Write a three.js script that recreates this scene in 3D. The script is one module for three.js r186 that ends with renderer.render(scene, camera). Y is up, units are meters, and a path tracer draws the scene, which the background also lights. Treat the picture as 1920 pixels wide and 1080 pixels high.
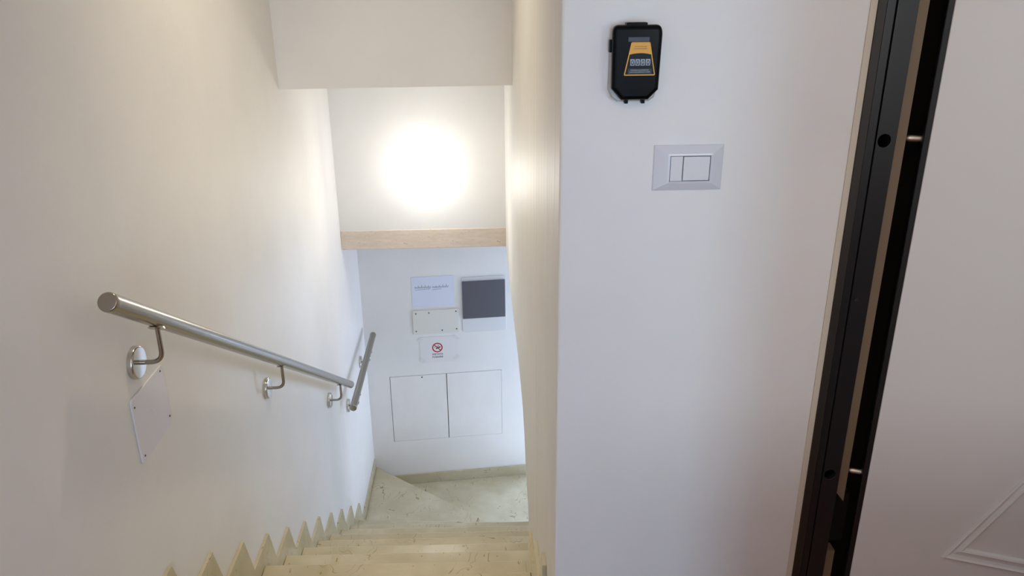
import * as THREE from 'three';
import { RoundedBoxGeometry } from 'three/addons/geometries/RoundedBoxGeometry.js';
import { mergeGeometries } from 'three/addons/utils/BufferGeometryUtils.js';
import { RectAreaLightUniformsLib } from 'three/addons/lights/RectAreaLightUniformsLib.js';

// ---------------------------------------------------------------- camera, light, exposure
RectAreaLightUniformsLib.init();
const scene = new THREE.Scene();
scene.background = new THREE.Color(0x000000);
const camera = new THREE.PerspectiveCamera(2 * THREE.MathUtils.radToDeg(Math.atan(540 / 1478.12)), 1920 / 1080, 0.02, 60);
camera.position.set(0, 1.6, 0);
camera.rotation.set(-0.372428, -0.04023, -0.00927, 'YXZ');
const renderer = new THREE.WebGLRenderer({ antialias: true });
renderer.toneMapping = THREE.LinearToneMapping;
renderer.toneMappingExposure = 1.0;
renderer.shadowMap.enabled = true;

const LAMP = { color: new THREE.Color(1.0, 0.97, 0.90), power: 0.25, front: 20.0 };          // wall globe over the stairs
const HALL = { color: new THREE.Color(0.43, 0.70, 1.0), power: 15.2 };         // narrow window behind the camera
const DOWN = { color: new THREE.Color(0.64, 0.75, 1.0), power: 19.0 };          // glazed door at the foot of the stairs
const SIDE = { color: new THREE.Color(0.88, 0.955, 1.0), power: 7.3 };         // window of the side room, behind and right of the camera
const FARW = { color: new THREE.Color(0.45, 0.65, 1.0), power: 27.0 };         // window beyond the end of the far wall, low on the right
const STAIR = { color: new THREE.Color(1.0, 0.875, 0.67), power: 7.2 };          // ceiling lamp over the upper stairs
const CEIL = { color: new THREE.Color(1.0, 0.46, 0.12), power: 1.2 };          // ceiling lamp of the upper hall

const rect = (spec, w, h, pos, look) => {
  const l = new THREE.RectAreaLight(spec.color, spec.power, w, h);
  l.position.set(...pos); l.lookAt(...look); scene.add(l); return l;
};
// window behind the camera: x 0.16..0.60, z 2.4
rect(HALL, 0.44, 1.7, [0.27, 1.35, 2.36], [0.27, 1.35, 0]);
// window of the side room: x 0.95..1.95, z 2.0, facing the door
rect(SIDE, 1.0, 0.7, [1.45, 1.6, 1.96], [1.45, 1.6, 0]);
// glazed door at the foot of the lower flight, on the right: x 2.6
rect(DOWN, 0.7, 1.5, [2.56, -2.95, -4.9], [0, -2.95, -4.9]);
// window past the end of the far wall: z -7.5
rect(FARW, 0.7, 1.2, [2.1, -1.3, -7.46], [2.1, -1.3, 0]);

// ---------------------------------------------------------------- helpers
let seed = 7;
const rnd = () => { seed = (seed * 1664525 + 1013904223) >>> 0; return seed / 4294967296; };
const names = new Map();
function numbered(n) { const k = names.get(n) ?? 0; names.set(n, k + 1); return k ? `${n}_${String(k).padStart(3, '0')}` : n; }
function shade(m) { m.castShadow = true; m.receiveShadow = true; return m; }
function thing(name, label, category, pos = [0, 0, 0], group) {
  const o = new THREE.Group(); o.name = numbered(name); o.position.set(...pos); scene.add(o);
  o.userData = { label, category }; if (group) o.userData.group = group;
  return o;
}
function struct(name, pos = [0, 0, 0]) { const o = new THREE.Group(); o.name = name; o.position.set(...pos); o.userData = { kind: 'structure' }; scene.add(o); return o; }
function wallMesh(name, geo, mat, label) {
  const m = shade(new THREE.Mesh(geo, mat)); m.name = name; m.userData = { kind: 'structure' }; if (label) m.userData.label = label; scene.add(m); return m;
}
function part(name, geo, mat, parent, pos, label) {
  const m = shade(new THREE.Mesh(geo, mat)); m.name = numbered(name); if (pos) m.position.set(...pos); parent.add(m); if (label) m.userData.label = label; return m;
}
// uv in metres from the position and the way a face points
function metric(g) {
  const p = g.attributes.position, n = g.attributes.normal, uv = new Float32Array(p.count * 2);
  for (let i = 0; i < p.count; i++) {
    const ax = Math.abs(n.getX(i)), ay = Math.abs(n.getY(i)), az = Math.abs(n.getZ(i));
    let u, v;
    if (ax >= ay && ax >= az) { u = p.getZ(i); v = p.getY(i); } else if (ay >= az) { u = p.getX(i); v = p.getZ(i); } else { u = p.getX(i); v = p.getY(i); }
    uv[2 * i] = u; uv[2 * i + 1] = v;
  }
  g.setAttribute('uv', new THREE.BufferAttribute(uv, 2)); return g;
}
const box = (x0, x1, y0, y1, z0, z1) => metric(new THREE.BoxGeometry(x1 - x0, y1 - y0, z1 - z0).translate((x0 + x1) / 2, (y0 + y1) / 2, (z0 + z1) / 2));
const rbox = (x0, x1, y0, y1, z0, z1, r = 0.004, s = 3) => metric(new RoundedBoxGeometry(x1 - x0, y1 - y0, z1 - z0, s, r).translate((x0 + x1) / 2, (y0 + y1) / 2, (z0 + z1) / 2));
const plainBox = (x0, x1, y0, y1, z0, z1, r = 0.002) => new RoundedBoxGeometry(x1 - x0, y1 - y0, z1 - z0, 2, r).translate((x0 + x1) / 2, (y0 + y1) / 2, (z0 + z1) / 2);
const poly = (pts) => { const s = new THREE.Shape(); pts.forEach((p, i) => (i ? s.lineTo(p[0], p[1]) : s.moveTo(p[0], p[1]))); s.closePath(); return s; };
// a polygon given as (z, y), thickened along x from x0 to x1
function slabX(pts, x0, x1, bevel = 0) {
  const s = poly(pts.map(([z, y]) => [-z, y]));
  const g = new THREE.ExtrudeGeometry(s, { depth: x1 - x0 - 2 * bevel, bevelEnabled: bevel > 0, bevelSize: bevel, bevelThickness: bevel, bevelOffset: -bevel, bevelSegments: 3, curveSegments: 4 });
  g.translate(0, 0, bevel); g.rotateY(Math.PI / 2); g.translate(x0, 0, 0); // shape x (= -z) -> world -z, depth -> +x
  return metric(g);
}
// a polygon given as (x, z), thickened downwards from y
function slabY(pts, y, t) {
  const g = new THREE.ExtrudeGeometry(poly(pts.map(([x, z]) => [x, -z])), { depth: t - 0.006, bevelEnabled: true, bevelSize: 0.003, bevelThickness: 0.003, bevelOffset: -0.003, bevelSegments: 2 });
  g.rotateX(-Math.PI / 2); g.translate(0, y - t + 0.003, 0); return metric(g);
}
function roundRect(x0, x1, y0, y1, r) {
  const s = new THREE.Shape();
  s.moveTo(x0 + r, y0); s.lineTo(x1 - r, y0); s.quadraticCurveTo(x1, y0, x1, y0 + r); s.lineTo(x1, y1 - r); s.quadraticCurveTo(x1, y1, x1 - r, y1);
  s.lineTo(x0 + r, y1); s.quadraticCurveTo(x0, y1, x0, y1 - r); s.lineTo(x0, y0 + r); s.quadraticCurveTo(x0, y0, x0 + r, y0); return s;
}
const extr = (shape, d, bevel = 0, seg = 8) => new THREE.ExtrudeGeometry(shape, { depth: d - 2 * bevel, bevelEnabled: bevel > 0, bevelSize: bevel, bevelThickness: bevel, bevelOffset: -bevel, bevelSegments: 4, curveSegments: seg }).translate(0, 0, bevel);
const cyl = (r0, r1, h, axis, pos, seg = 24) => {
  const g = new THREE.CylinderGeometry(r1, r0, h, seg); // r0 at the start, r1 at the end of the axis
  if (axis === 'x') g.rotateZ(-Math.PI / 2); if (axis === 'z') g.rotateX(Math.PI / 2);
  return g.translate(...pos);
};

// ---------------------------------------------------------------- textures
const hash = (x, y, s) => { let h = (x * 374761393 + y * 668265263 + s * 974634749) | 0; h = Math.imul(h ^ (h >>> 13), 1274126177); return ((h ^ (h >>> 16)) >>> 0) / 4294967296; };
function vnoise(x, y, px, py, s) { // tiles every px, py
  const xi = Math.floor(x), yi = Math.floor(y), fx = x - xi, fy = y - yi, u = fx * fx * (3 - 2 * fx), v = fy * fy * (3 - 2 * fy);
  const m = (a, p) => ((a % p) + p) % p, h = (a, b) => hash(m(a, px), m(b, py), s);
  return (h(xi, yi) * (1 - u) + h(xi + 1, yi) * u) * (1 - v) + (h(xi, yi + 1) * (1 - u) + h(xi + 1, yi + 1) * u) * v;
}
function fbm(x, y, px, py, s, oct = 4) { let a = 0, w = 0.5, t = 0; for (let i = 0; i < oct; i++) { a += w * vnoise(x, y, px, py, s + i); t += w; w *= 0.5; x *= 2; y *= 2; px *= 2; py *= 2; } return a / t; }
function dataTex(n, f, srgb, rep) {
  const d = new Uint8Array(n * n * 4);
  for (let y = 0; y < n; y++) for (let x = 0; x < n; x++) { const c = f(x / n, y / n); const o = (y * n + x) * 4; for (let k = 0; k < 3; k++) d[o + k] = Math.max(0, Math.min(255, Math.round(c[k]))); d[o + 3] = 255; }
  const t = new THREE.DataTexture(d, n, n); t.wrapS = t.wrapT = THREE.RepeatWrapping; t.magFilter = THREE.LinearFilter; t.minFilter = THREE.LinearMipmapLinearFilter; t.generateMipmaps = true;
  if (srgb) t.colorSpace = THREE.SRGBColorSpace; t.repeat.set(rep, rep); t.needsUpdate = true; return t;
}
const plasterBump = dataTex(512, (u, v) => { const a = fbm(u * 24, v * 24, 24, 24, 3, 4), b = fbm(u * 5, v * 5, 5, 5, 11, 3); const g = 255 * (0.6 * a + 0.4 * b); return [g, g, g]; }, false, 1 / 0.8);
const plasterTone = dataTex(256, (u, v) => { const a = fbm(u * 6, v * 6, 6, 6, 21, 4); const g = 250 + 5 * (a - 0.5) * 2; return [g, g, g - 0.5]; }, true, 1 / 1.6);
const strokeBump = dataTex(512, (u, v) => { const a = fbm(u * 26, v * 2, 26, 2, 31, 4), b = fbm(u * 9, v * 1, 9, 1, 37, 3); const g = 255 * (0.45 * a + 0.55 * b); return [g, g, g]; }, false, 1 / 1.2);
const stoneMap = dataTex(1024, (u, v) => {
  const a = fbm(u * 5, v * 5, 5, 5, 41, 5), b = fbm(u * 18, v * 18, 18, 18, 43, 4);
  const wx = fbm(u * 6, v * 6, 6, 6, 47, 4), wy = fbm(u * 6, v * 6, 6, 6, 53, 4);
  const vein = Math.abs(vnoise(u * 14 + 5 * wx, v * 7 + 5 * wy, 14, 7, 59) - 0.5);
  const patch = fbm(u * 8, v * 8, 8, 8, 61, 3);
  let d = Math.max(0, 1 - vein / 0.022) * Math.max(0, (patch - 0.47) * 6); d = Math.min(1, d);
  const pit = vnoise(u * 60 + 3 * wy, v * 42 + 3 * wx, 60, 42, 67) > 0.93 && patch > 0.5 ? 0.55 : 0;
  const k = Math.max(d * 0.85, pit);
  const base = [203, 193, 164].map((c, i) => c + (a - 0.5) * [26, 28, 34][i] + (b - 0.5) * 14);
  return base.map((c, i) => c * (1 - k) + [138, 118, 82][i] * k);
}, true, 1 / 0.9);
const ledgeMap = dataTex(512, (u, v) => {
  const a = fbm(u * 5, v * 30, 5, 30, 71, 4), b = fbm(u * 24, v * 60, 24, 60, 73, 3); const sp = vnoise(u * 46, v * 92, 46, 92, 79) > 0.95 ? 1 : 0;
  return [226 + 18 * (a - 0.5) + 12 * (b - 0.5) - 40 * sp, 209 + 20 * (a - 0.5) + 12 * (b - 0.5) - 46 * sp, 192 + 22 * (a - 0.5) + 12 * (b - 0.5) - 52 * sp];
}, true, 1 / 0.6);
const brushMap = dataTex(256, (u, v) => { const g = 150 + 60 * (fbm(u * 6, v * 90, 6, 90, 83, 3) - 0.5); return [g, g, g]; }, false, 1);
const floorMap = dataTex(512, (u, v) => { const a = fbm(u * 3, v * 34, 3, 34, 91, 4); return [158 + 50 * (a - 0.5), 92 + 40 * (a - 0.5), 55 + 30 * (a - 0.5)]; }, true, 1 / 0.7);
function canvasTex(w, h, draw) { const c = document.createElement('canvas'); c.width = w; c.height = h; draw(c.getContext('2d'), w, h); const t = new THREE.CanvasTexture(c); t.colorSpace = THREE.SRGBColorSpace; t.magFilter = THREE.LinearFilter; return t; }

// ---------------------------------------------------------------- materials
const std = (o) => new THREE.MeshPhysicalMaterial(o);
const hex = (c) => new THREE.Color(c);
const M = {
  wall: std({ color: hex('#f4f1ee'), map: plasterTone, roughness: 0.62, bumpMap: plasterBump, bumpScale: 0.0006 }),
  gloss: std({ color: hex('#f4f0e8'), map: plasterTone, roughness: 0.5, specularIntensity: 0.25, bumpMap: strokeBump, bumpScale: 0.005 }),
  ceiling: std({ color: hex('#f4f2ef'), map: plasterTone, roughness: 0.8 }),
  stone: std({ color: hex('#ffffff'), map: stoneMap, roughness: 0.08 }),
  ledge: std({ color: hex('#ffffff'), map: ledgeMap, roughness: 0.5 }),
  floor: std({ color: hex('#ffffff'), map: floorMap, roughness: 0.45 }),
  steel: std({ color: hex('#a19b92'), metalness: 1, roughness: 0.22 }),
  steelBright: std({ color: hex('#c9c6c2'), metalness: 1, roughness: 0.16 }),
  pin: std({ color: hex('#d6d2c6'), metalness: 1, roughness: 0.28 }),
  white: std({ color: hex('#e4e3e4'), roughness: 0.35 }),
  cover: std({ color: hex('#e8e4e8'), roughness: 0.45 }),
  offwhite: std({ color: hex('#e6e3da'), roughness: 0.55 }),
  screw: std({ color: hex('#5c5a58'), metalness: 0.6, roughness: 0.5 }),
  paper: std({ color: hex('#dfe2f0'), roughness: 0.85 }),
  smoked: std({ color: hex('#626168'), roughness: 0.3 }),
  frameBlack: std({ color: hex('#1f2023'), roughness: 0.32 }),
  frameBrown: std({ color: hex('#2b2520'), roughness: 0.5 }),
  edgeBlack: std({ color: hex('#121214'), roughness: 0.45 }),
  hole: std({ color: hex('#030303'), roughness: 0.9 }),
  strip: std({ color: hex('#7f6b55'), roughness: 0.6 }),
  caulk: std({ color: hex('#d8cdba'), roughness: 0.7 }),
  leaf: std({ color: hex('#efeeec'), roughness: 0.42 }),
  keyBlack: std({ color: hex('#08090a'), roughness: 0.24, specularIntensity: 0.22 }),
  keyGrey: std({ color: hex('#b9b6ae'), roughness: 0.45, metalness: 0.3 }),
  keySlot: std({ color: hex('#232739'), roughness: 0.4 }),
};

// ---------------------------------------------------------------- the setting
const HOLD = -0.9, XR = 0.16, TOP = 2.7;                         // left wall, right wall of the stairwell, ceiling
wallMesh('wall_left', box(-1.1, -0.9, -4, TOP, -5.8, 2.6), M.wall);
wallMesh('ceiling', box(-1.1, 2.6, TOP, TOP + 0.15, -5.8, 2.6), M.ceiling);
// drop over the stairs, seen as a plain plaster face
{
  const g = new THREE.ExtrudeGeometry(poly([[-0.9, 3.70], [XR, 3.728], [XR, 4.9], [-0.9, 4.9]]), { depth: TOP - 1.147, bevelEnabled: false });
  g.rotateX(-Math.PI / 2); g.translate(0, 1.147, 0); wallMesh('wall_drop', metric(g), M.wall);
}
// wall that carries the lamp, standing over the lower stairs
wallMesh('wall_lamp', box(-0.9, 0.36, 0.115, 1.147, -5.9, -4.87), M.wall);
wallMesh('trim_1', rbox(-0.9, 0.36, -0.012, 0.115, -5.9, -4.866, 0.004), M.ledge, 'beige stone edge band under the lamp wall');
// right wall of the stairwell: its lower edge runs level with the upper floor and drops to the stairs in a curve
{
  const low = [[-4.95, -0.03], [-4.49, -0.055], [-3.93, -0.058], [-3.38, -0.062], [-3.12, -0.078], [-2.96, -0.105], [-2.84, -0.165], [-2.76, -0.245], [-2.67, -0.31], [-2.58, -0.345], [-2.5625, -0.385], [-2.5625, -2.4], [-1.5505, -2.4], [-1.5505, TOP], [-4.95, TOP]];
  wallMesh('wall_right', slabX(low, XR, 0.36, 0.006), M.gloss);
}
// wall with the switch, facing the camera, with a rounded outer corner
wallMesh('wall_front', box(XR + 0.006, 0.744, -0.3, TOP, -1.75, -1.55), M.wall);
wallMesh('wall_front_end', box(1.79, 2.5, 0, TOP, -1.75, -1.55), M.wall);
wallMesh('wall_front_top', box(0.744, 1.79, 2.12, TOP, -1.75, -1.55), M.wall);
// hall behind the camera and the alcove of the door
wallMesh('wall_hall', box(0.46, 0.58, 0, TOP, -0.3, 2.4), M.wall);
wallMesh('wall_end', box(2.3, 2.5, 0, TOP, -1.55, 2.4), M.wall);
wallMesh('wall_side', mergeGeometries([box(0.58, 0.93, 0, TOP, 2.0, 2.12), box(1.97, 2.3, 0, TOP, 2.0, 2.12), box(0.93, 1.97, 0, 1.23, 2.0, 2.12), box(0.93, 1.97, 1.97, TOP, 2.0, 2.12)]), M.wall);
wallMesh('wall_back', mergeGeometries([box(-0.9, 0.04, 0, TOP, 2.4, 2.55), box(0.04, 0.5, 0, 0.45, 2.4, 2.55), box(0.04, 0.5, 2.25, TOP, 2.4, 2.55), box(0.5, 0.58, 0, TOP, 2.4, 2.55)]), M.wall);
wallMesh('floor', mergeGeometries([box(-0.9, 0.46, -0.2, 0, -1.45, 2.55), box(0.46, 2.5, -0.2, 0, -1.55, 2.55)]), M.floor);
// lower level
{
  // face with one opening for the two access doors, and the wall mass behind it
  const face = poly([[0, -4], [1.29, -4], [1.29, -0.012], [0, -0.012]]); face.holes.push(new THREE.Path([[0.166, -1.832], [1.0375, -1.832], [1.0375, -1.252], [0.166, -1.252]].map((p) => new THREE.Vector2(...p))));
  const g = mergeGeometries([metric(new THREE.ExtrudeGeometry(face, { depth: 0.04, bevelEnabled: false }).translate(0, 0, -0.04)), box(0, 1.29, -4, -0.012, -0.25, -0.04).toNonIndexed()]); const m = wallMesh('wall_far', g, M.wall); m.position.set(-0.9, 0, -5.45); m.rotation.y = THREE.MathUtils.degToRad(5);
}
wallMesh('wall_lower_right', box(0.35, 0.5, -4, -0.08, -4.5, -2.62), M.wall);
wallMesh('wall_lower_side', box(0.5, 2.6, -4, -0.08, -4.5, -4.35), M.wall);
wallMesh('wall_lower_end', mergeGeometries([box(2.6, 2.75, -4, -0.08, -4.5, -4.35), box(2.6, 2.75, -4, -0.08, -7.65, -5.3), box(2.6, 2.75, -2.15, -0.08, -5.3, -4.5)]), M.wall);
wallMesh('wall_lower_back', mergeGeometries([box(0.2, 1.75, -4, -0.08, -7.65, -7.5), box(2.45, 2.6, -4, -0.08, -7.65, -7.5), box(1.75, 2.45, -4, -1.9, -7.65, -7.5), box(1.75, 2.45, -0.7, -0.08, -7.65, -7.5)]), M.wall);
wallMesh('wall_lower_return', box(0.2, 0.36, -4, -0.08, -7.5, -5.82), M.wall);
wallMesh('ceiling_lower', box(0.36, 2.75, -0.08, 0.04, -7.65, -4.35), M.ceiling);
wallMesh('floor_lower', box(-0.9, 2.75, -4.1, -3.82, -7.65, -2.62), M.stone);
// windows: glowing frosted panes
const glow = (c, k) => new THREE.MeshStandardMaterial({ color: 0x222222, emissive: c, emissiveIntensity: k, roughness: 0.6 });
{
  const w = struct('window_1', [0.27, 0.45, 2.4]);
  part('pane', box(-0.2, 0.2, 0.03, 1.77, 0.03, 0.04), glow(HALL.color, 1.6), w);
  part('window_frame', mergeGeometries([box(-0.23, -0.2, 0, 1.8, 0, 0.07), box(0.2, 0.23, 0, 1.8, 0, 0.07), box(-0.2, 0.2, 0, 0.03, 0, 0.07), box(-0.2, 0.2, 1.77, 1.8, 0, 0.07)]), M.white, w);
  const n = struct('window_2', [1.45, 1.23, 2.0]);
  part('pane', box(-0.49, 0.49, 0.03, 0.71, 0.03, 0.04), glow(SIDE.color, 1.6), n);
  part('window_frame', mergeGeometries([box(-0.52, -0.49, 0, 0.74, 0, 0.07), box(0.49, 0.52, 0, 0.74, 0, 0.07), box(-0.49, 0.49, 0, 0.03, 0, 0.07), box(-0.49, 0.49, 0.71, 0.74, 0, 0.07)]), M.white, n);
  const v = struct('window_3', [2.1, -1.9, -7.5]);
  part('pane', box(-0.32, 0.32, 0.03, 1.17, -0.06, -0.05), glow(FARW.color, 1.6), v);
  part('window_frame', mergeGeometries([box(-0.35, -0.32, 0, 1.2, -0.08, 0), box(0.32, 0.35, 0, 1.2, -0.08, 0), box(-0.32, 0.32, 0, 0.03, -0.08, 0), box(-0.32, 0.32, 1.17, 1.2, -0.08, 0)]), M.white, v);
  const d = struct('door_2', [2.6, -3.8, -4.9]);
  part('pane', box(0.05, 0.06, 0.1, 1.6, -0.36, 0.36), glow(DOWN.color, 1.6), d);
  part('door_frame', mergeGeometries([box(0, 0.1, 0, 1.65, -0.4, -0.36), box(0, 0.1, 0, 1.65, 0.36, 0.4), box(0, 0.1, 0, 0.1, -0.36, 0.36), box(0, 0.1, 1.6, 1.65, -0.36, 0.36)]), M.white, d);
}
// round ceiling lamp of the hall and recessed spot over the stairs, both outside the frame
{
  const o = thing('ceiling_lamp', 'round white ceiling lamp of the upper hall, behind the camera', 'lamp', [-0.2, TOP, 0.7]);
  part('lamp_base', cyl(0.15, 0.15, 0.025, 'y', [0, -0.0125, 0], 40), M.white, o);
  part('diffuser', new THREE.SphereGeometry(0.14, 40, 16, 0, Math.PI * 2, Math.PI / 2, Math.PI / 2).scale(1, 0.55, 1).translate(0, -0.026, 0), glow(CEIL.color, 1.5), o);
  const l = new THREE.PointLight(CEIL.color, CEIL.power, 0, 2); l.position.set(-0.2, TOP - 0.07, 0.7); l.castShadow = true; l.shadow.radius = 5; scene.add(l);
  const r = thing('ceiling_spot', 'round white ceiling spot over the stairs, before the plaster drop', 'lamp', [-0.37, TOP, -2.6]);
  part('trim_ring', new THREE.LatheGeometry([[0.085, 0], [0.1, 0], [0.1, -0.006], [0.094, -0.012], [0.085, -0.01], [0.085, 0]].map(([x, y]) => new THREE.Vector2(x, y)), 40), M.white, r);
  part('diffuser', cyl(0.085, 0.085, 0.006, 'y', [0, -0.004, 0], 40), glow(STAIR.color, 1.5), r);
  const d = new THREE.SpotLight(STAIR.color, STAIR.power, 0, THREE.MathUtils.degToRad(56), 1, 2); d.position.set(-0.37, TOP - 0.02, -2.6); d.target.position.set(-0.37, 0, -2.7); d.castShadow = true; d.shadow.radius = 4; scene.add(d, d.target);
}

// low cabinet beside the camera: its top shades the foot of the door and of the wall next to it
{
  const o = thing('low_cabinet', 'low brown wooden cabinet facing the dark framed door, beside the camera', 'cabinet', [1.35, 0, -0.15]);
  part('carcass', rbox(-0.72, 0.72, 0.06, 0.88, -0.2, 0.2, 0.004), M.floor, o);
  part('top', rbox(-0.75, 0.75, 0.88, 0.905, -0.22, 0.22, 0.006), M.floor, o);
  part('plinth', box(-0.7, 0.7, 0, 0.06, -0.17, 0.17), M.frameBrown, o);
  for (const x of [-0.36, 0.36]) { const dr = part('door', rbox(x - 0.355, x + 0.355, 0.07, 0.87, -0.22, -0.2, 0.003), M.floor, o); part('knob', new THREE.SphereGeometry(0.014, 16, 12).translate(x - Math.sign(x) * 0.31, 0.5, -0.233), M.steel, dr); }
}

// ---------------------------------------------------------------- staircase
// every slab is cut from another place of the stone
const shift = (g) => { const uv = g.attributes.uv, du = rnd() * 3, dv = rnd() * 3; for (let i = 0; i < uv.count; i++) uv.setXY(i, uv.getX(i) + du, uv.getY(i) + dv); return g; };
const RISE = 0.1862, RUN = 0.2796, N0 = -1.744;
const ny = (k) => -RISE * k, nz = (k) => N0 - RUN * k, tipZ = (k) => nz(k) - 0.07; // skirting tips run ahead of the noses
const noseL = (k) => nz(k) + (k === 10 ? 0.012 : 0.024), noseR = (k) => nz(k) + (k === 10 ? 0.105 : 0.052);
{
  const o = thing('staircase', 'cream veined stone staircase going down between white walls to a turning landing', 'staircase');
  for (let k = 0; k <= 10; k++) {
    const back = k ? nz(k - 1) + 0.06 : -1.45, x1 = k <= 3 ? XR - 0.0125 : 0.339;
    const g = slabY([[-0.888, noseL(k)], [x1, noseR(k)], ...(k === 4 ? [[x1, -2.566], [XR - 0.0125, -2.566], [XR - 0.0125, back]] : [[x1, back]]), [-0.888, back]], ny(k), 0.03);
    part('tread', shift(g), M.stone, o);
    part('riser', box(-0.888, x1, ny(k + 1), ny(k) - 0.03, nz(k) + (k === 10 ? 0.11 : 0.06), nz(k) + (k === 10 ? 0.13 : 0.08)), M.stone, o);
  }
  const LEAN = 0.066; // the foot of each riser piece leans forward
const sk = (k) => [[k ? tipZ(k - 1) - LEAN : -1.45, ny(k) + 0.08], [tipZ(k), ny(k) + 0.08], [tipZ(k) - LEAN, ny(k + 1) + 0.08], [tipZ(k) - LEAN, ny(k + 1)], [nz(k) + 0.05, ny(k + 1)], [nz(k) + 0.05, ny(k)], [k ? tipZ(k - 1) - LEAN : -1.45, ny(k)]];
  for (let k = 0; k <= 10; k++) part('skirting', slabX(sk(k), -0.8995, -0.8882), M.stone, o);
  for (let k = 0; k <= 2; k++) part('skirting', slabX(k ? sk(k) : [[-1.76, 0.08], ...sk(0).slice(1, 5), [-1.76, ny(1)]], XR - 0.012, XR - 0.0005), M.stone, o);
  // landing: two winder treads and a third beyond
  const far = (x) => -5.437 - (x + 0.9) * Math.tan(THREE.MathUtils.degToRad(5));
  const y11 = ny(11), y12 = ny(12), y13 = ny(13);
  part('winder_tread', shift(slabY([[-0.888, nz(10) + 0.1], [0.339, nz(10) + 0.1], [0.339, -4.46], [0.2, -4.53], [-0.888, -5.44]], y11, 0.03)), M.stone, o);
  part('winder_tread', shift(slabY([[-0.888, -5.3], [0.13, -4.51], [0.34, -4.51], [0.36, -4.52], [0.8, far(0.8)], [-0.888, far(-0.888)]], y12, 0.03)), M.stone, o);
  part('winder_tread', shift(slabY([[0.32, -4.52], [1.0, -4.52], [1.0, far(1.0)], [0.72, far(0.72)]], y13, 0.03)), M.stone, o);
  for (let k = 14; k <= 18; k++) { // lower flight going on to the right
    const x0 = 0.96 + 0.28 * (k - 14);
    part('tread', slabY([[x0, -4.51], [x0 + 0.32, -4.51], [x0 + 0.32, far(x0 + 0.32)], [x0, far(x0)]], ny(k), 0.03), M.stone, o);
    part('riser', box(x0, x0 + 0.02, ny(k), ny(k - 1) - 0.03, far(x0), -4.51), M.stone, o);
  }
  { const L = Math.hypot(1.088, 0.91), g = box(0, L, y12, y11 - 0.03, 0, 0.02); g.rotateY(-Math.atan2(0.91, 1.088) + Math.PI); g.translate(0.21, 0, -4.5); part('riser', metric(g), M.stone, o); }
  { const L = Math.hypot(0.44, 1.06), g = box(0, L, y13, y12 - 0.03, 0, 0.02); g.rotateY(Math.atan2(1.06, 0.44)); g.translate(0.33, 0, -4.53); part('riser', metric(g), M.stone, o); }
  part('skirting', slabX([[tipZ(10) - LEAN, y11 + 0.08], [-5.436, y11 + 0.08], [-5.436, y11], [tipZ(10) - LEAN, y11]], -0.8995, -0.8882), M.stone, o);
  { const g = box(0, 1.28, y12, y12 + 0.088, 0, 0.012); g.rotateY(THREE.MathUtils.degToRad(5)); g.translate(-0.889, 0, -5.4495); part('skirting', g, M.stone, o); }
}
// skirting of the upper hall
wallMesh('baseboard_left', box(-0.9, -0.888, 0, 0.08, -1.45, 2.4), M.stone);

// ---------------------------------------------------------------- handrails
function bar(a, b, r, seg = 40) { // a tube between two points with metric uv along it
  const d = new THREE.Vector3().subVectors(b, a), L = d.length(), g = new THREE.CylinderGeometry(r, r, L, seg, 1, true);
  g.applyQuaternion(new THREE.Quaternion().setFromUnitVectors(new THREE.Vector3(0, 1, 0), d.clone().normalize()));
  return g.translate((a.x + b.x) / 2, (a.y + b.y) / 2, (a.z + b.z) / 2);
}
function endCap(r, at, dir) {
  const pts = [[0, 0.006], [r * 0.86, 0.006], [r * 0.97, 0.004], [r * 1.02, 0], [r * 1.02, -0.012], [r * 0.99, -0.013]].map(([x, y]) => new THREE.Vector2(x, y));
  const g = new THREE.LatheGeometry(pts.reverse(), 40);
  g.applyQuaternion(new THREE.Quaternion().setFromUnitVectors(new THREE.Vector3(0, 1, 0), dir)); return g.translate(at.x, at.y, at.z);
}
function handrail(label, a, b, spots, drop) {
  const R = 0.0225, off = 0.075, A = new THREE.Vector3(...a), o = thing('handrail', label, 'handrail', a);
  const B = new THREE.Vector3(...b).sub(A), Z = new THREE.Vector3(), dir = B.clone().normalize();
  part('rail_tube', bar(Z, B, R), M.steel, o);
  part('end_cap', endCap(R, Z, dir.clone().negate()), M.steel, o);
  part('end_cap', endCap(R, B, dir), M.steel, o);
  for (const z of spots) {
    const t = (z - A.z) / (B.z || 1), ry = B.y * t, rz = z - A.z;
    const arm = new THREE.CurvePath(); // out from the wall, then up to the rail
    const p0 = new THREE.Vector3(-off + 0.012, ry - drop, rz), p1 = new THREE.Vector3(-0.034, ry - drop, rz), p2 = new THREE.Vector3(0, ry - drop, rz), p3 = new THREE.Vector3(0, ry - drop + 0.034, rz), p4 = new THREE.Vector3(0, ry - R + 0.001, rz);
    arm.add(new THREE.LineCurve3(p0, p1)); arm.add(new THREE.QuadraticBezierCurve3(p1, p2, p3)); arm.add(new THREE.LineCurve3(p3, p4));
    const br = part('bracket', new THREE.TubeGeometry(arm, 40, 0.0062, 14, false), M.steel, o);
    const fl = [[0, 0.016], [0.039, 0.016], [0.0425, 0.0135], [0.044, 0.010], [0.044, 0]].map(([x, y]) => new THREE.Vector2(x, y)).reverse();
    part('wall_flange', new THREE.LatheGeometry(fl, 48).rotateZ(-Math.PI / 2).translate(-off, ry - drop, rz), M.steelBright, br);
    const sd = new THREE.CylinderGeometry(0.017, 0.02, 0.006, 28).scale(1, 1, 1.5).rotateX(Math.asin(-dir.y) * Math.sign(-dir.z) * -1).translate(0, ry - R / Math.max(0.5, Math.hypot(dir.x, dir.z)) + 0.001, rz);
    part('saddle', sd, M.steel, br);
  }
  return o;
}
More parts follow.
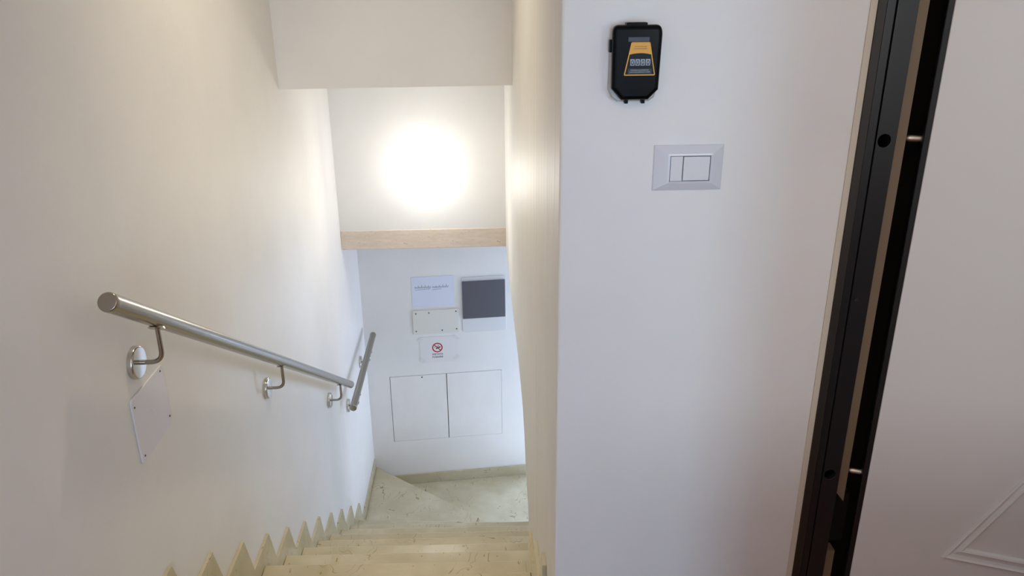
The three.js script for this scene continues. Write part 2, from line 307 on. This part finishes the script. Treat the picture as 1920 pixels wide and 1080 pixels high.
handrail('long brushed steel handrail sloping down the left wall on three brackets', [-0.825, 0.946, -1.645], [-0.825, -0.707, -4.338], [-1.86, -2.915, -4.035], 0.122);
handrail('short level steel handrail low on the left wall beside the landing', [-0.825, -0.883, -4.36], [-0.825, -0.858, -5.395], [-4.56, -5.16], 0.10);

// ---------------------------------------------------------------- wall lamp
{
  const o = thing('wall_lamp', 'round glowing white wall lamp above the beige stone band', 'lamp', [-0.336, 0.508, -4.87]);
  part('lamp_base', cyl(0.11, 0.11, 0.024, 'z', [0, 0, 0.012], 48), M.white, o);
  const prof = []; for (let i = 0; i <= 32; i++) { const a = -0.86 + (i / 32) * (Math.PI / 2 + 0.86); prof.push(new THREE.Vector2(0.156 * Math.cos(a) + 0.0001, 0.141 + 0.156 * Math.sin(a))); }
  part('diffuser', new THREE.LatheGeometry(prof, 64).rotateX(Math.PI / 2), glow(LAMP.color.clone().lerp(new THREE.Color(1, 1, 1), 0.5), 2.0), o);
  const l = new THREE.PointLight(LAMP.color, LAMP.power, 0, 2); l.position.set(-0.336, 0.508, -4.66); l.castShadow = true; l.shadow.radius = 6; scene.add(l);
  rect({ color: LAMP.color, power: LAMP.front }, 0.22, 0.22, [-0.336, 0.508, -4.535], [-0.336, 0.508, 0]);
}

// ---------------------------------------------------------------- left wall cover plate
{
  const o = thing('cover_plate', 'white screwed cover plate on the left wall under the long handrail', 'cover plate', [-0.9, 0.43, -1.79]);
  // local: x out of the wall, z from 0 to -0.205
  const s = roundRect(0, 0.212, 0, 0.186, 0.012);
  part('plate', extr(s, 0.006, 0.002).rotateY(Math.PI / 2), M.cover, o);
  for (const [z, y] of [[-0.192, 0.174], [-0.012, 0.162], [-0.2, 0.028], [-0.016, 0.017]]) part('screw', cyl(0.003, 0.0028, 0.002, 'x', [0.0065, y, z], 16), M.screw, o);
  part('sticker', plainBox(0.0055, 0.0068, 0.088, 0.104, -0.108, -0.098, 0.0005), M.white, o, null, 'small white sticker');
}

// ---------------------------------------------------------------- things on the far wall (u along it, y up, w out of it)
function farThing(name, label, category, u, y, group) {
  const a = THREE.MathUtils.degToRad(5), o = thing(name, label, category, [-0.9 + u * Math.cos(a), y, -5.45 - u * Math.sin(a)], group); o.rotation.y = a; return o;
}
{
  const o = farThing('electrical_panel', 'electrical panel with dark grey smoked door on the far wall', 'electrical panel', 0.744, -0.91);
  part('frame', extr(roundRect(0, 0.336, 0, 0.448, 0.02), 0.006, 0.002), M.white, o);
  part('smoked_door', extr(roundRect(0.005, 0.329, 0.117, 0.418, 0.004), 0.012, 0.002).translate(0, 0, 0.006), M.smoked, o, null, 'dark grey smoked door');
}
{
  const o = farThing('notice', 'small white paper notice with one handwritten line, left of the dark panel', 'notice', 0.373, -0.682);
  const tex = canvasTex(640, 490, (c, w, h) => {
    c.fillStyle = '#e2e5f4'; c.fillRect(0, 0, w, h); c.strokeStyle = 'rgba(70,70,92,0.5)'; c.lineWidth = 8; c.lineCap = 'round';
    const word = (x0, x1, y, ph) => { c.beginPath(); for (let i = 0; i <= 60; i++) { const x = x0 + (x1 - x0) * i / 60, yy = y + 10 * Math.sin(i * 0.9 + ph) + (i % 13 === 0 ? -20 : 0); i ? c.lineTo(x, yy) : c.moveTo(x, yy); } c.stroke(); };
    word(52, 290, 172, 0.4); word(320, 560, 176, 1.7);
    c.beginPath(); c.moveTo(60, 208); c.lineTo(280, 196); c.moveTo(318, 216); c.lineTo(450, 206); c.stroke();
  });
  const g = new THREE.BoxGeometry(0.316, 0.242, 0.0012).translate(0.158, 0.121, 0.001);
  part('sheet', g, M.paper, o);
  part('writing', new THREE.PlaneGeometry(0.312, 0.238).translate(0.158, 0.121, 0.0018), std({ map: tex, roughness: 0.85 }), o);
}
{
  const o = farThing('junction_cover', 'blank cream cover with screws, below the paper notice', 'cover plate', 0.371, -0.904);
  part('plate', extr(roundRect(0, 0.345, 0, 0.197, 0.006), 0.008, 0.002), M.offwhite, o);
  for (const [u, y] of [[0.326, 0.175], [0.122, 0.174], [0.025, 0.172], [0.327, 0.03], [0.02, 0.027], [0.217, 0.026]]) part('screw', cyl(0.0055, 0.005, 0.003, 'z', [u, y, 0.0085], 16), M.screw, o);
}
{
  const o = farThing('no_smoking_sign', 'no smoking sign reading VIETATO FUMARE, above the access doors', 'sign', 0.411, -1.15);
  part('sheet', new THREE.BoxGeometry(0.285, 0.218, 0.001).translate(0.1425, 0.109, 0.001), std({ color: hex('#ebe9e7'), roughness: 0.5 }), o);
  const tex = canvasTex(1140, 872, (c, w, h) => {
    c.fillStyle = '#ebe9e7'; c.fillRect(0, 0, w, h);
    const cx = 536, cy = 372, r = 164;
    c.fillStyle = '#ece6e6'; c.beginPath(); c.arc(cx, cy, r, 0, 7); c.fill();
    c.save(); c.translate(cx, cy);
    c.save(); c.rotate(-0.42); c.fillStyle = '#15110f'; c.fillRect(-70, -2, 170, 36); c.fillStyle = '#e9d9b0'; c.fillRect(-84, 0, 34, 32); c.restore();
    c.strokeStyle = '#3a3632'; c.lineWidth = 12; c.beginPath(); c.moveTo(-70, 10); c.bezierCurveTo(-110, -20, -60, -50, -30, -30); c.bezierCurveTo(10, -10, 20, -60, -10, -80); c.stroke();
    c.beginPath(); c.moveTo(10, -40); c.bezierCurveTo(60, -30, 60, -90, 15, -100); c.stroke();
    c.strokeStyle = '#b01c3c'; c.lineWidth = 36; c.beginPath(); c.arc(0, 0, r - 18, 0, 7); c.stroke(); c.lineWidth = 30; c.beginPath(); c.moveTo(-104, -104); c.lineTo(104, 104); c.stroke(); c.restore();
    c.fillStyle = '#16181a'; c.textAlign = 'center'; c.font = 'bold 84px sans-serif'; c.fillText('VIETATO', cx, 628); c.fillText('FUMARE', cx, 722);
  });
  part('print', new THREE.PlaneGeometry(0.281, 0.214).translate(0.1425, 0.109, 0.0017), std({ map: tex, roughness: 0.5 }), o);
  for (const [u, y, r] of [[0.004, 0.196, 0.7], [0.28, 0.2, -0.7], [0.012, 0.02, -0.7], [0.276, 0.03, 0.6]]) part('tape', new RoundedBoxGeometry(0.05, 0.024, 0.0009, 1, 0.0003).rotateZ(r).translate(u, y, 0.0028), std({ color: hex('#e6e4e1'), roughness: 0.4 }), o);
}
for (const [u0, u1, label, hole] of [[0.1695, 0.6025, 'left one of two flush white access doors low on the far wall', true], [0.6085, 1.0355, 'right one of two flush white access doors low on the far wall', false]]) {
  const o = farThing('access_door', label, 'access door', u0, -1.8305), w = u1 - u0, h = 0.5755;
  part('door_panel', new RoundedBoxGeometry(w, h, 0.018, 2, 0.001).translate(w / 2, h / 2, -0.0082), M.wall, o);
  if (hole) part('lock', cyl(0.006, 0.006, 0.002, 'z', [0.2455, 0.56, 0.0018], 18), M.screw, o);
}

// ---------------------------------------------------------------- light switch
{
  const o = thing('light_switch', 'white wall switch plate with a narrow and a wide button', 'light switch', [0.348, 1.2, -1.55]);
  const W = 0.14, H = 0.0915, hole = roundRect(0.0325, 0.1135, 0.0195, 0.0705, 0.001);
  // plate: bevelled ring round the opening
  const ring = (x0, x1, y0, y1, z) => [[x0, y0, z], [x1, y0, z], [x1, y1, z], [x0, y1, z]];
  const rings = [ring(0, W, 0, H, 0), ring(0, W, 0, H, 0.003), ring(0.0015, W - 0.0015, 0.0015, H - 0.0015, 0.0045), ring(0.0275, W - 0.0215, 0.0155, H - 0.0165, 0.0105), ring(0.0315, W - 0.0255, 0.0185, H - 0.0195, 0.011), ring(0.0325, W - 0.0265, 0.0195, H - 0.021, 0.0095), ring(0.0325, W - 0.0265, 0.0195, H - 0.021, 0.001)];
  const pos = []; for (let i = 0; i + 1 < rings.length; i++) for (let k = 0; k < 4; k++) { const a = rings[i][k], b = rings[i][(k + 1) % 4], c = rings[i + 1][(k + 1) % 4], d = rings[i + 1][k]; pos.push(...a, ...b, ...c, ...a, ...c, ...d); }
  const g = new THREE.BufferGeometry(); g.setAttribute('position', new THREE.Float32BufferAttribute(pos, 3)); g.computeVertexNormals();
  part('switch_plate', g, std({ color: hex('#dcdce0'), roughness: 0.22 }), o);
  part('backing', new THREE.BoxGeometry(0.082, 0.052, 0.0015).translate(0.073, 0.045, 0.00125), M.white, o);
  part('button', plainBox(0.0333, 0.0574, 0.0202, 0.0699, 0.002, 0.0104, 0.0008), M.white, o, null, 'narrow button');
  part('button', plainBox(0.0593, 0.112, 0.0211, 0.0691, 0.002, 0.0107, 0.001), M.white, o, null, 'wide button');
}

// ---------------------------------------------------------------- key safe
{
  const o = thing('key_safe', 'black key safe with yellow trimmed four wheel combination dial', 'key safe', [0.297, 1.452, -1.55]);
  const body = new THREE.Shape(); // outline of the lower shell, local centre
  [[-0.046, 0.045], [-0.047, -0.05], [-0.04, -0.064], [-0.03, -0.071], [0.03, -0.071], [0.04, -0.064], [0.045, -0.05], [0.046, 0.045], [0.043, 0.062], [-0.043, 0.062]].forEach((p, i) => (i ? body.lineTo(...p) : body.moveTo(...p))); body.closePath();
  part('shell', extr(body, 0.022, 0.003), M.keyGrey, o, null, 'grey metal back shell');
  const lid = new THREE.Shape();
  lid.moveTo(-0.046, -0.045); lid.lineTo(-0.027, -0.066); lid.lineTo(0.024, -0.066); lid.lineTo(0.043, -0.047); lid.lineTo(0.0455, 0.05); lid.quadraticCurveTo(0.046, 0.069, 0.034, 0.0695); lid.lineTo(-0.036, 0.0695); lid.quadraticCurveTo(-0.048, 0.069, -0.0475, 0.052); lid.closePath();
  part('lid', extr(lid, 0.024, 0.008, 16).translate(0.001, 0, 0.02), M.keyBlack, o);
  part('top_latch', plainBox(-0.02, 0.019, 0.066, 0.0735, 0.012, 0.034, 0.002), M.keyBlack, o);
  part('slider', plainBox(-0.0185, 0.022, 0.0395, 0.049, 0.043, 0.0452, 0.001), M.keySlot, o);
  for (const x of [-0.0185, 0.0135]) part('hinge_lug', plainBox(x, x + 0.007, -0.0735, -0.06, 0.02, 0.034, 0.001), M.keyBlack, o);
  part('side_catch', plainBox(-0.0495, -0.0455, 0.02, 0.043, 0.012, 0.026, 0.001), M.keyBlack, o);
  // trapezoid label plate: printed yellow and black
  const tz = (k) => { const s = new THREE.Shape(); const a = 0.0175 - k, b = 0.0295 - k, t = 0.0395 - k, d = -0.0205 + k; s.moveTo(-a + 0.002, t); s.lineTo(a - 0.002, t); s.quadraticCurveTo(a, t, a + 0.0007, t - 0.003); s.lineTo(b - 0.0004, d + 0.003); s.quadraticCurveTo(b, d, b - 0.003, d); s.lineTo(-b + 0.003, d); s.quadraticCurveTo(-b, d, -b + 0.0004, d + 0.003); s.lineTo(-a - 0.0007, t - 0.003); s.quadraticCurveTo(-a, t, -a + 0.002, t); return s; };
  const yellow = std({ color: hex('#e9a51c'), roughness: 0.4 }), dark = std({ color: hex('#0b0f13'), roughness: 0.35, specularIntensity: 0.35 });
  const lx = 0.0055;
  part('dial_trim', extr(tz(0), 0.0014, 0.0004).translate(lx, 0, 0.0438), yellow, o, null, 'yellow trim');
  { const s = new THREE.Shape(); s.moveTo(-0.0198, 0.0175); s.quadraticCurveTo(0, 0.0225, 0.0198, 0.0175); s.lineTo(0.0272, -0.0182); s.lineTo(-0.0272, -0.0182); s.closePath(); part('dial_face', extr(s, 0.0008).translate(lx, 0, 0.0452), dark, o); }
  const dig = canvasTex(128, 192, (c, w, h) => { c.fillStyle = '#aeb9c6'; c.fillRect(0, 0, w, h); c.fillStyle = '#2b333d'; c.textAlign = 'center'; c.font = 'bold 170px sans-serif'; c.fillText('0', 64, 156); });
  dig.center.set(0.5, 0.5); dig.rotation = Math.PI / 2;
  const wm = std({ color: hex('#232a32'), roughness: 0.4 }), dm = std({ map: dig, roughness: 0.4 });
  for (let i = 0; i < 4; i++) {
    const x = lx - 0.0146 + i * 0.0097;
    const wh = part('number_wheel', cyl(0.0085, 0.0085, 0.0084, 'x', [x, 0.0035, 0.0398], 28), wm, o);
    part('numeral', new THREE.CylinderGeometry(0.0087, 0.0087, 0.0082, 12, 1, true, -0.75, 1.5).rotateY(0).scale(1, 1, 1).applyMatrix4(new THREE.Matrix4().makeRotationZ(Math.PI / 2)).translate(x, 0.0035, 0.0398), dm, wh);
  }
  const fine = (w, h, rows, col) => canvasTex(w, h, (c) => { c.clearRect(0, 0, w, h); c.fillStyle = col[0]; c.fillRect(0, 0, w, h); c.fillStyle = col[1]; rows.forEach(([y, hh, x0, x1], r) => { for (let x = x0; x < x1;) { const L = 8 + hash(x, r, 5) * 14; c.fillRect(x, y + hash(x, r, 6) * 3, Math.min(L, x1 - x), hh); x += L + 4 + hash(x, r, 7) * 5; } }); });
  part('print', new THREE.PlaneGeometry(0.03, 0.011).translate(lx, 0.0295, 0.04535), std({ map: fine(300, 110, [[28, 12, 40, 262], [64, 12, 30, 270]], ['#e2a428', '#8a4a12']), roughness: 0.4 }), o);
  part('print', new THREE.PlaneGeometry(0.044, 0.009).translate(lx, -0.0125, 0.0462), std({ map: fine(440, 90, [[16, 12, 50, 390], [52, 11, 30, 415]], ['#0f1317', '#a9b0b6']), roughness: 0.4 }), o);
}

// ---------------------------------------------------------------- door frame and door
{
  const f = struct('trim_2', [0, 0, -1.55]), H = 2.12; // dark steel frame of the door
  part('caulk', box(0.744, 0.757, 0, H, -0.1, 0.003), M.caulk, f, null, 'cream sealing strip');
  part('frame_lip', rbox(0.757, 0.775, 0, H, -0.1, 0.006, 0.002, 2), M.frameBrown, f);
  part('frame_channel', mergeGeometries([box(0.775, 0.842, 0, H, -0.1, -0.06), box(0.775, 0.803, 0, H, -0.06, -0.022), box(0.832, 0.842, 0, H, -0.06, -0.022)]), M.frameBlack, f);
  part('frame_profile', rbox(0.779, 0.797, 0, H, -0.1, -0.004, 0.002, 2), M.frameBlack, f);
  const plate = poly([[0.801, 0], [0.842, 0], [0.842, H], [0.801, H]]); // with two round holes for the hinge pins
  for (const y of [1.291, 0.494]) plate.holes.push(new THREE.Path().absarc(0.8175, y, 0.0135, 0, Math.PI * 2, true));
  part('frame_profile', extr(plate, 0.012, 0.001, 20).translate(0, 0, -0.018), M.frameBlack, f);
  part('screw', cyl(0.005, 0.004, 0.003, 'z', [0.812, 0.945, -0.005], 18), M.frameBrown, f);
  part('rebate_strip', extr(poly([[0.842, 0.44], [0.866, 0.41], [0.866, H], [0.842, H]]), 0.03).translate(0, 0, -0.044), M.strip, f, null, 'brown rebate strip');
  part('rebate_strip', extr(poly([[0.842, 0], [0.866, 0], [0.866, 0.262], [0.842, 0.262]]), 0.03).translate(0, 0, -0.044), M.strip, f, null, 'brown rebate strip');
  part('hinge', rbox(0.842, 0.9, 0.265, 0.41, -0.08, -0.045, 0.006, 2), M.hole, f);
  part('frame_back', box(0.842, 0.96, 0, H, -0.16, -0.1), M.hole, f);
  part('frame_post', box(1.75, 1.79, 0, H, -0.1, 0.004), M.frameBlack, f);
  part('frame_head', box(0.744, 1.79, H, H + 0.05, -0.1, 0.004), M.frameBlack, f);
}
{
  const d = struct('door_1', [0.908, 0, -1.55]); d.rotation.y = -THREE.MathUtils.degToRad(22);
  const W = 0.84, H = 2.09, y0 = 0.008;
  part('leaf_panel', rbox(0, W, y0, H, -0.012, 0, 0.002, 2), M.leaf, d);
  part('leaf_edge', rbox(-0.012, 0.004, y0, H, -0.03, -0.003, 0.003, 2), M.edgeBlack, d);
  part('leaf_body', box(0.004, W - 0.004, y0, H, -0.055, -0.0125), M.hole, d);
  for (const y of [1.287, 0.473]) {
    const pr = [[0, 0.058], [0.0035, 0.057], [0.0075, 0.04], [0.0085, 0.034], [0.0085, 0]].map(([x, yy]) => new THREE.Vector2(x, yy)).reverse();
    part('hinge_pin', new THREE.LatheGeometry(pr, 28).rotateZ(Math.PI / 2).translate(0.004, y, -0.043), M.pin, d, null, 'steel hinge pin');
  }
  // raised moulding round a tapering panel
  const outer = [[0.188, 0.303], [0.652, 0.303], [0.47, 0.68], [0.37, 0.68]], inner = [[0.233, 0.342], [0.607, 0.342], [0.458, 0.648], [0.382, 0.648]];
  const mix = (t) => outer.map((p, i) => [p[0] + (inner[i][0] - p[0]) * t, p[1] + (inner[i][1] - p[1]) * t]);
  const prof = [[0, 0], [0.06, 0.006], [0.16, 0.0075], [0.26, 0.0045], [0.45, 0.0025], [0.68, 0.004], [0.8, 0.0085], [0.92, 0.0065], [1, 0]];
  const pos = []; for (let i = 0; i + 1 < prof.length; i++) { const a = mix(prof[i][0]), b = mix(prof[i + 1][0]), za = prof[i][1], zb = prof[i + 1][1]; for (let k = 0; k < 4; k++) { const n = (k + 1) % 4; pos.push(...a[k], za, ...a[n], za, ...b[n], zb, ...a[k], za, ...b[n], zb, ...b[k], zb); } }
  const g = new THREE.BufferGeometry(); g.setAttribute('position', new THREE.Float32BufferAttribute(pos, 3)); g.computeVertexNormals();
  part('moulding', g, M.leaf, d);
}
renderer.render(scene, camera);
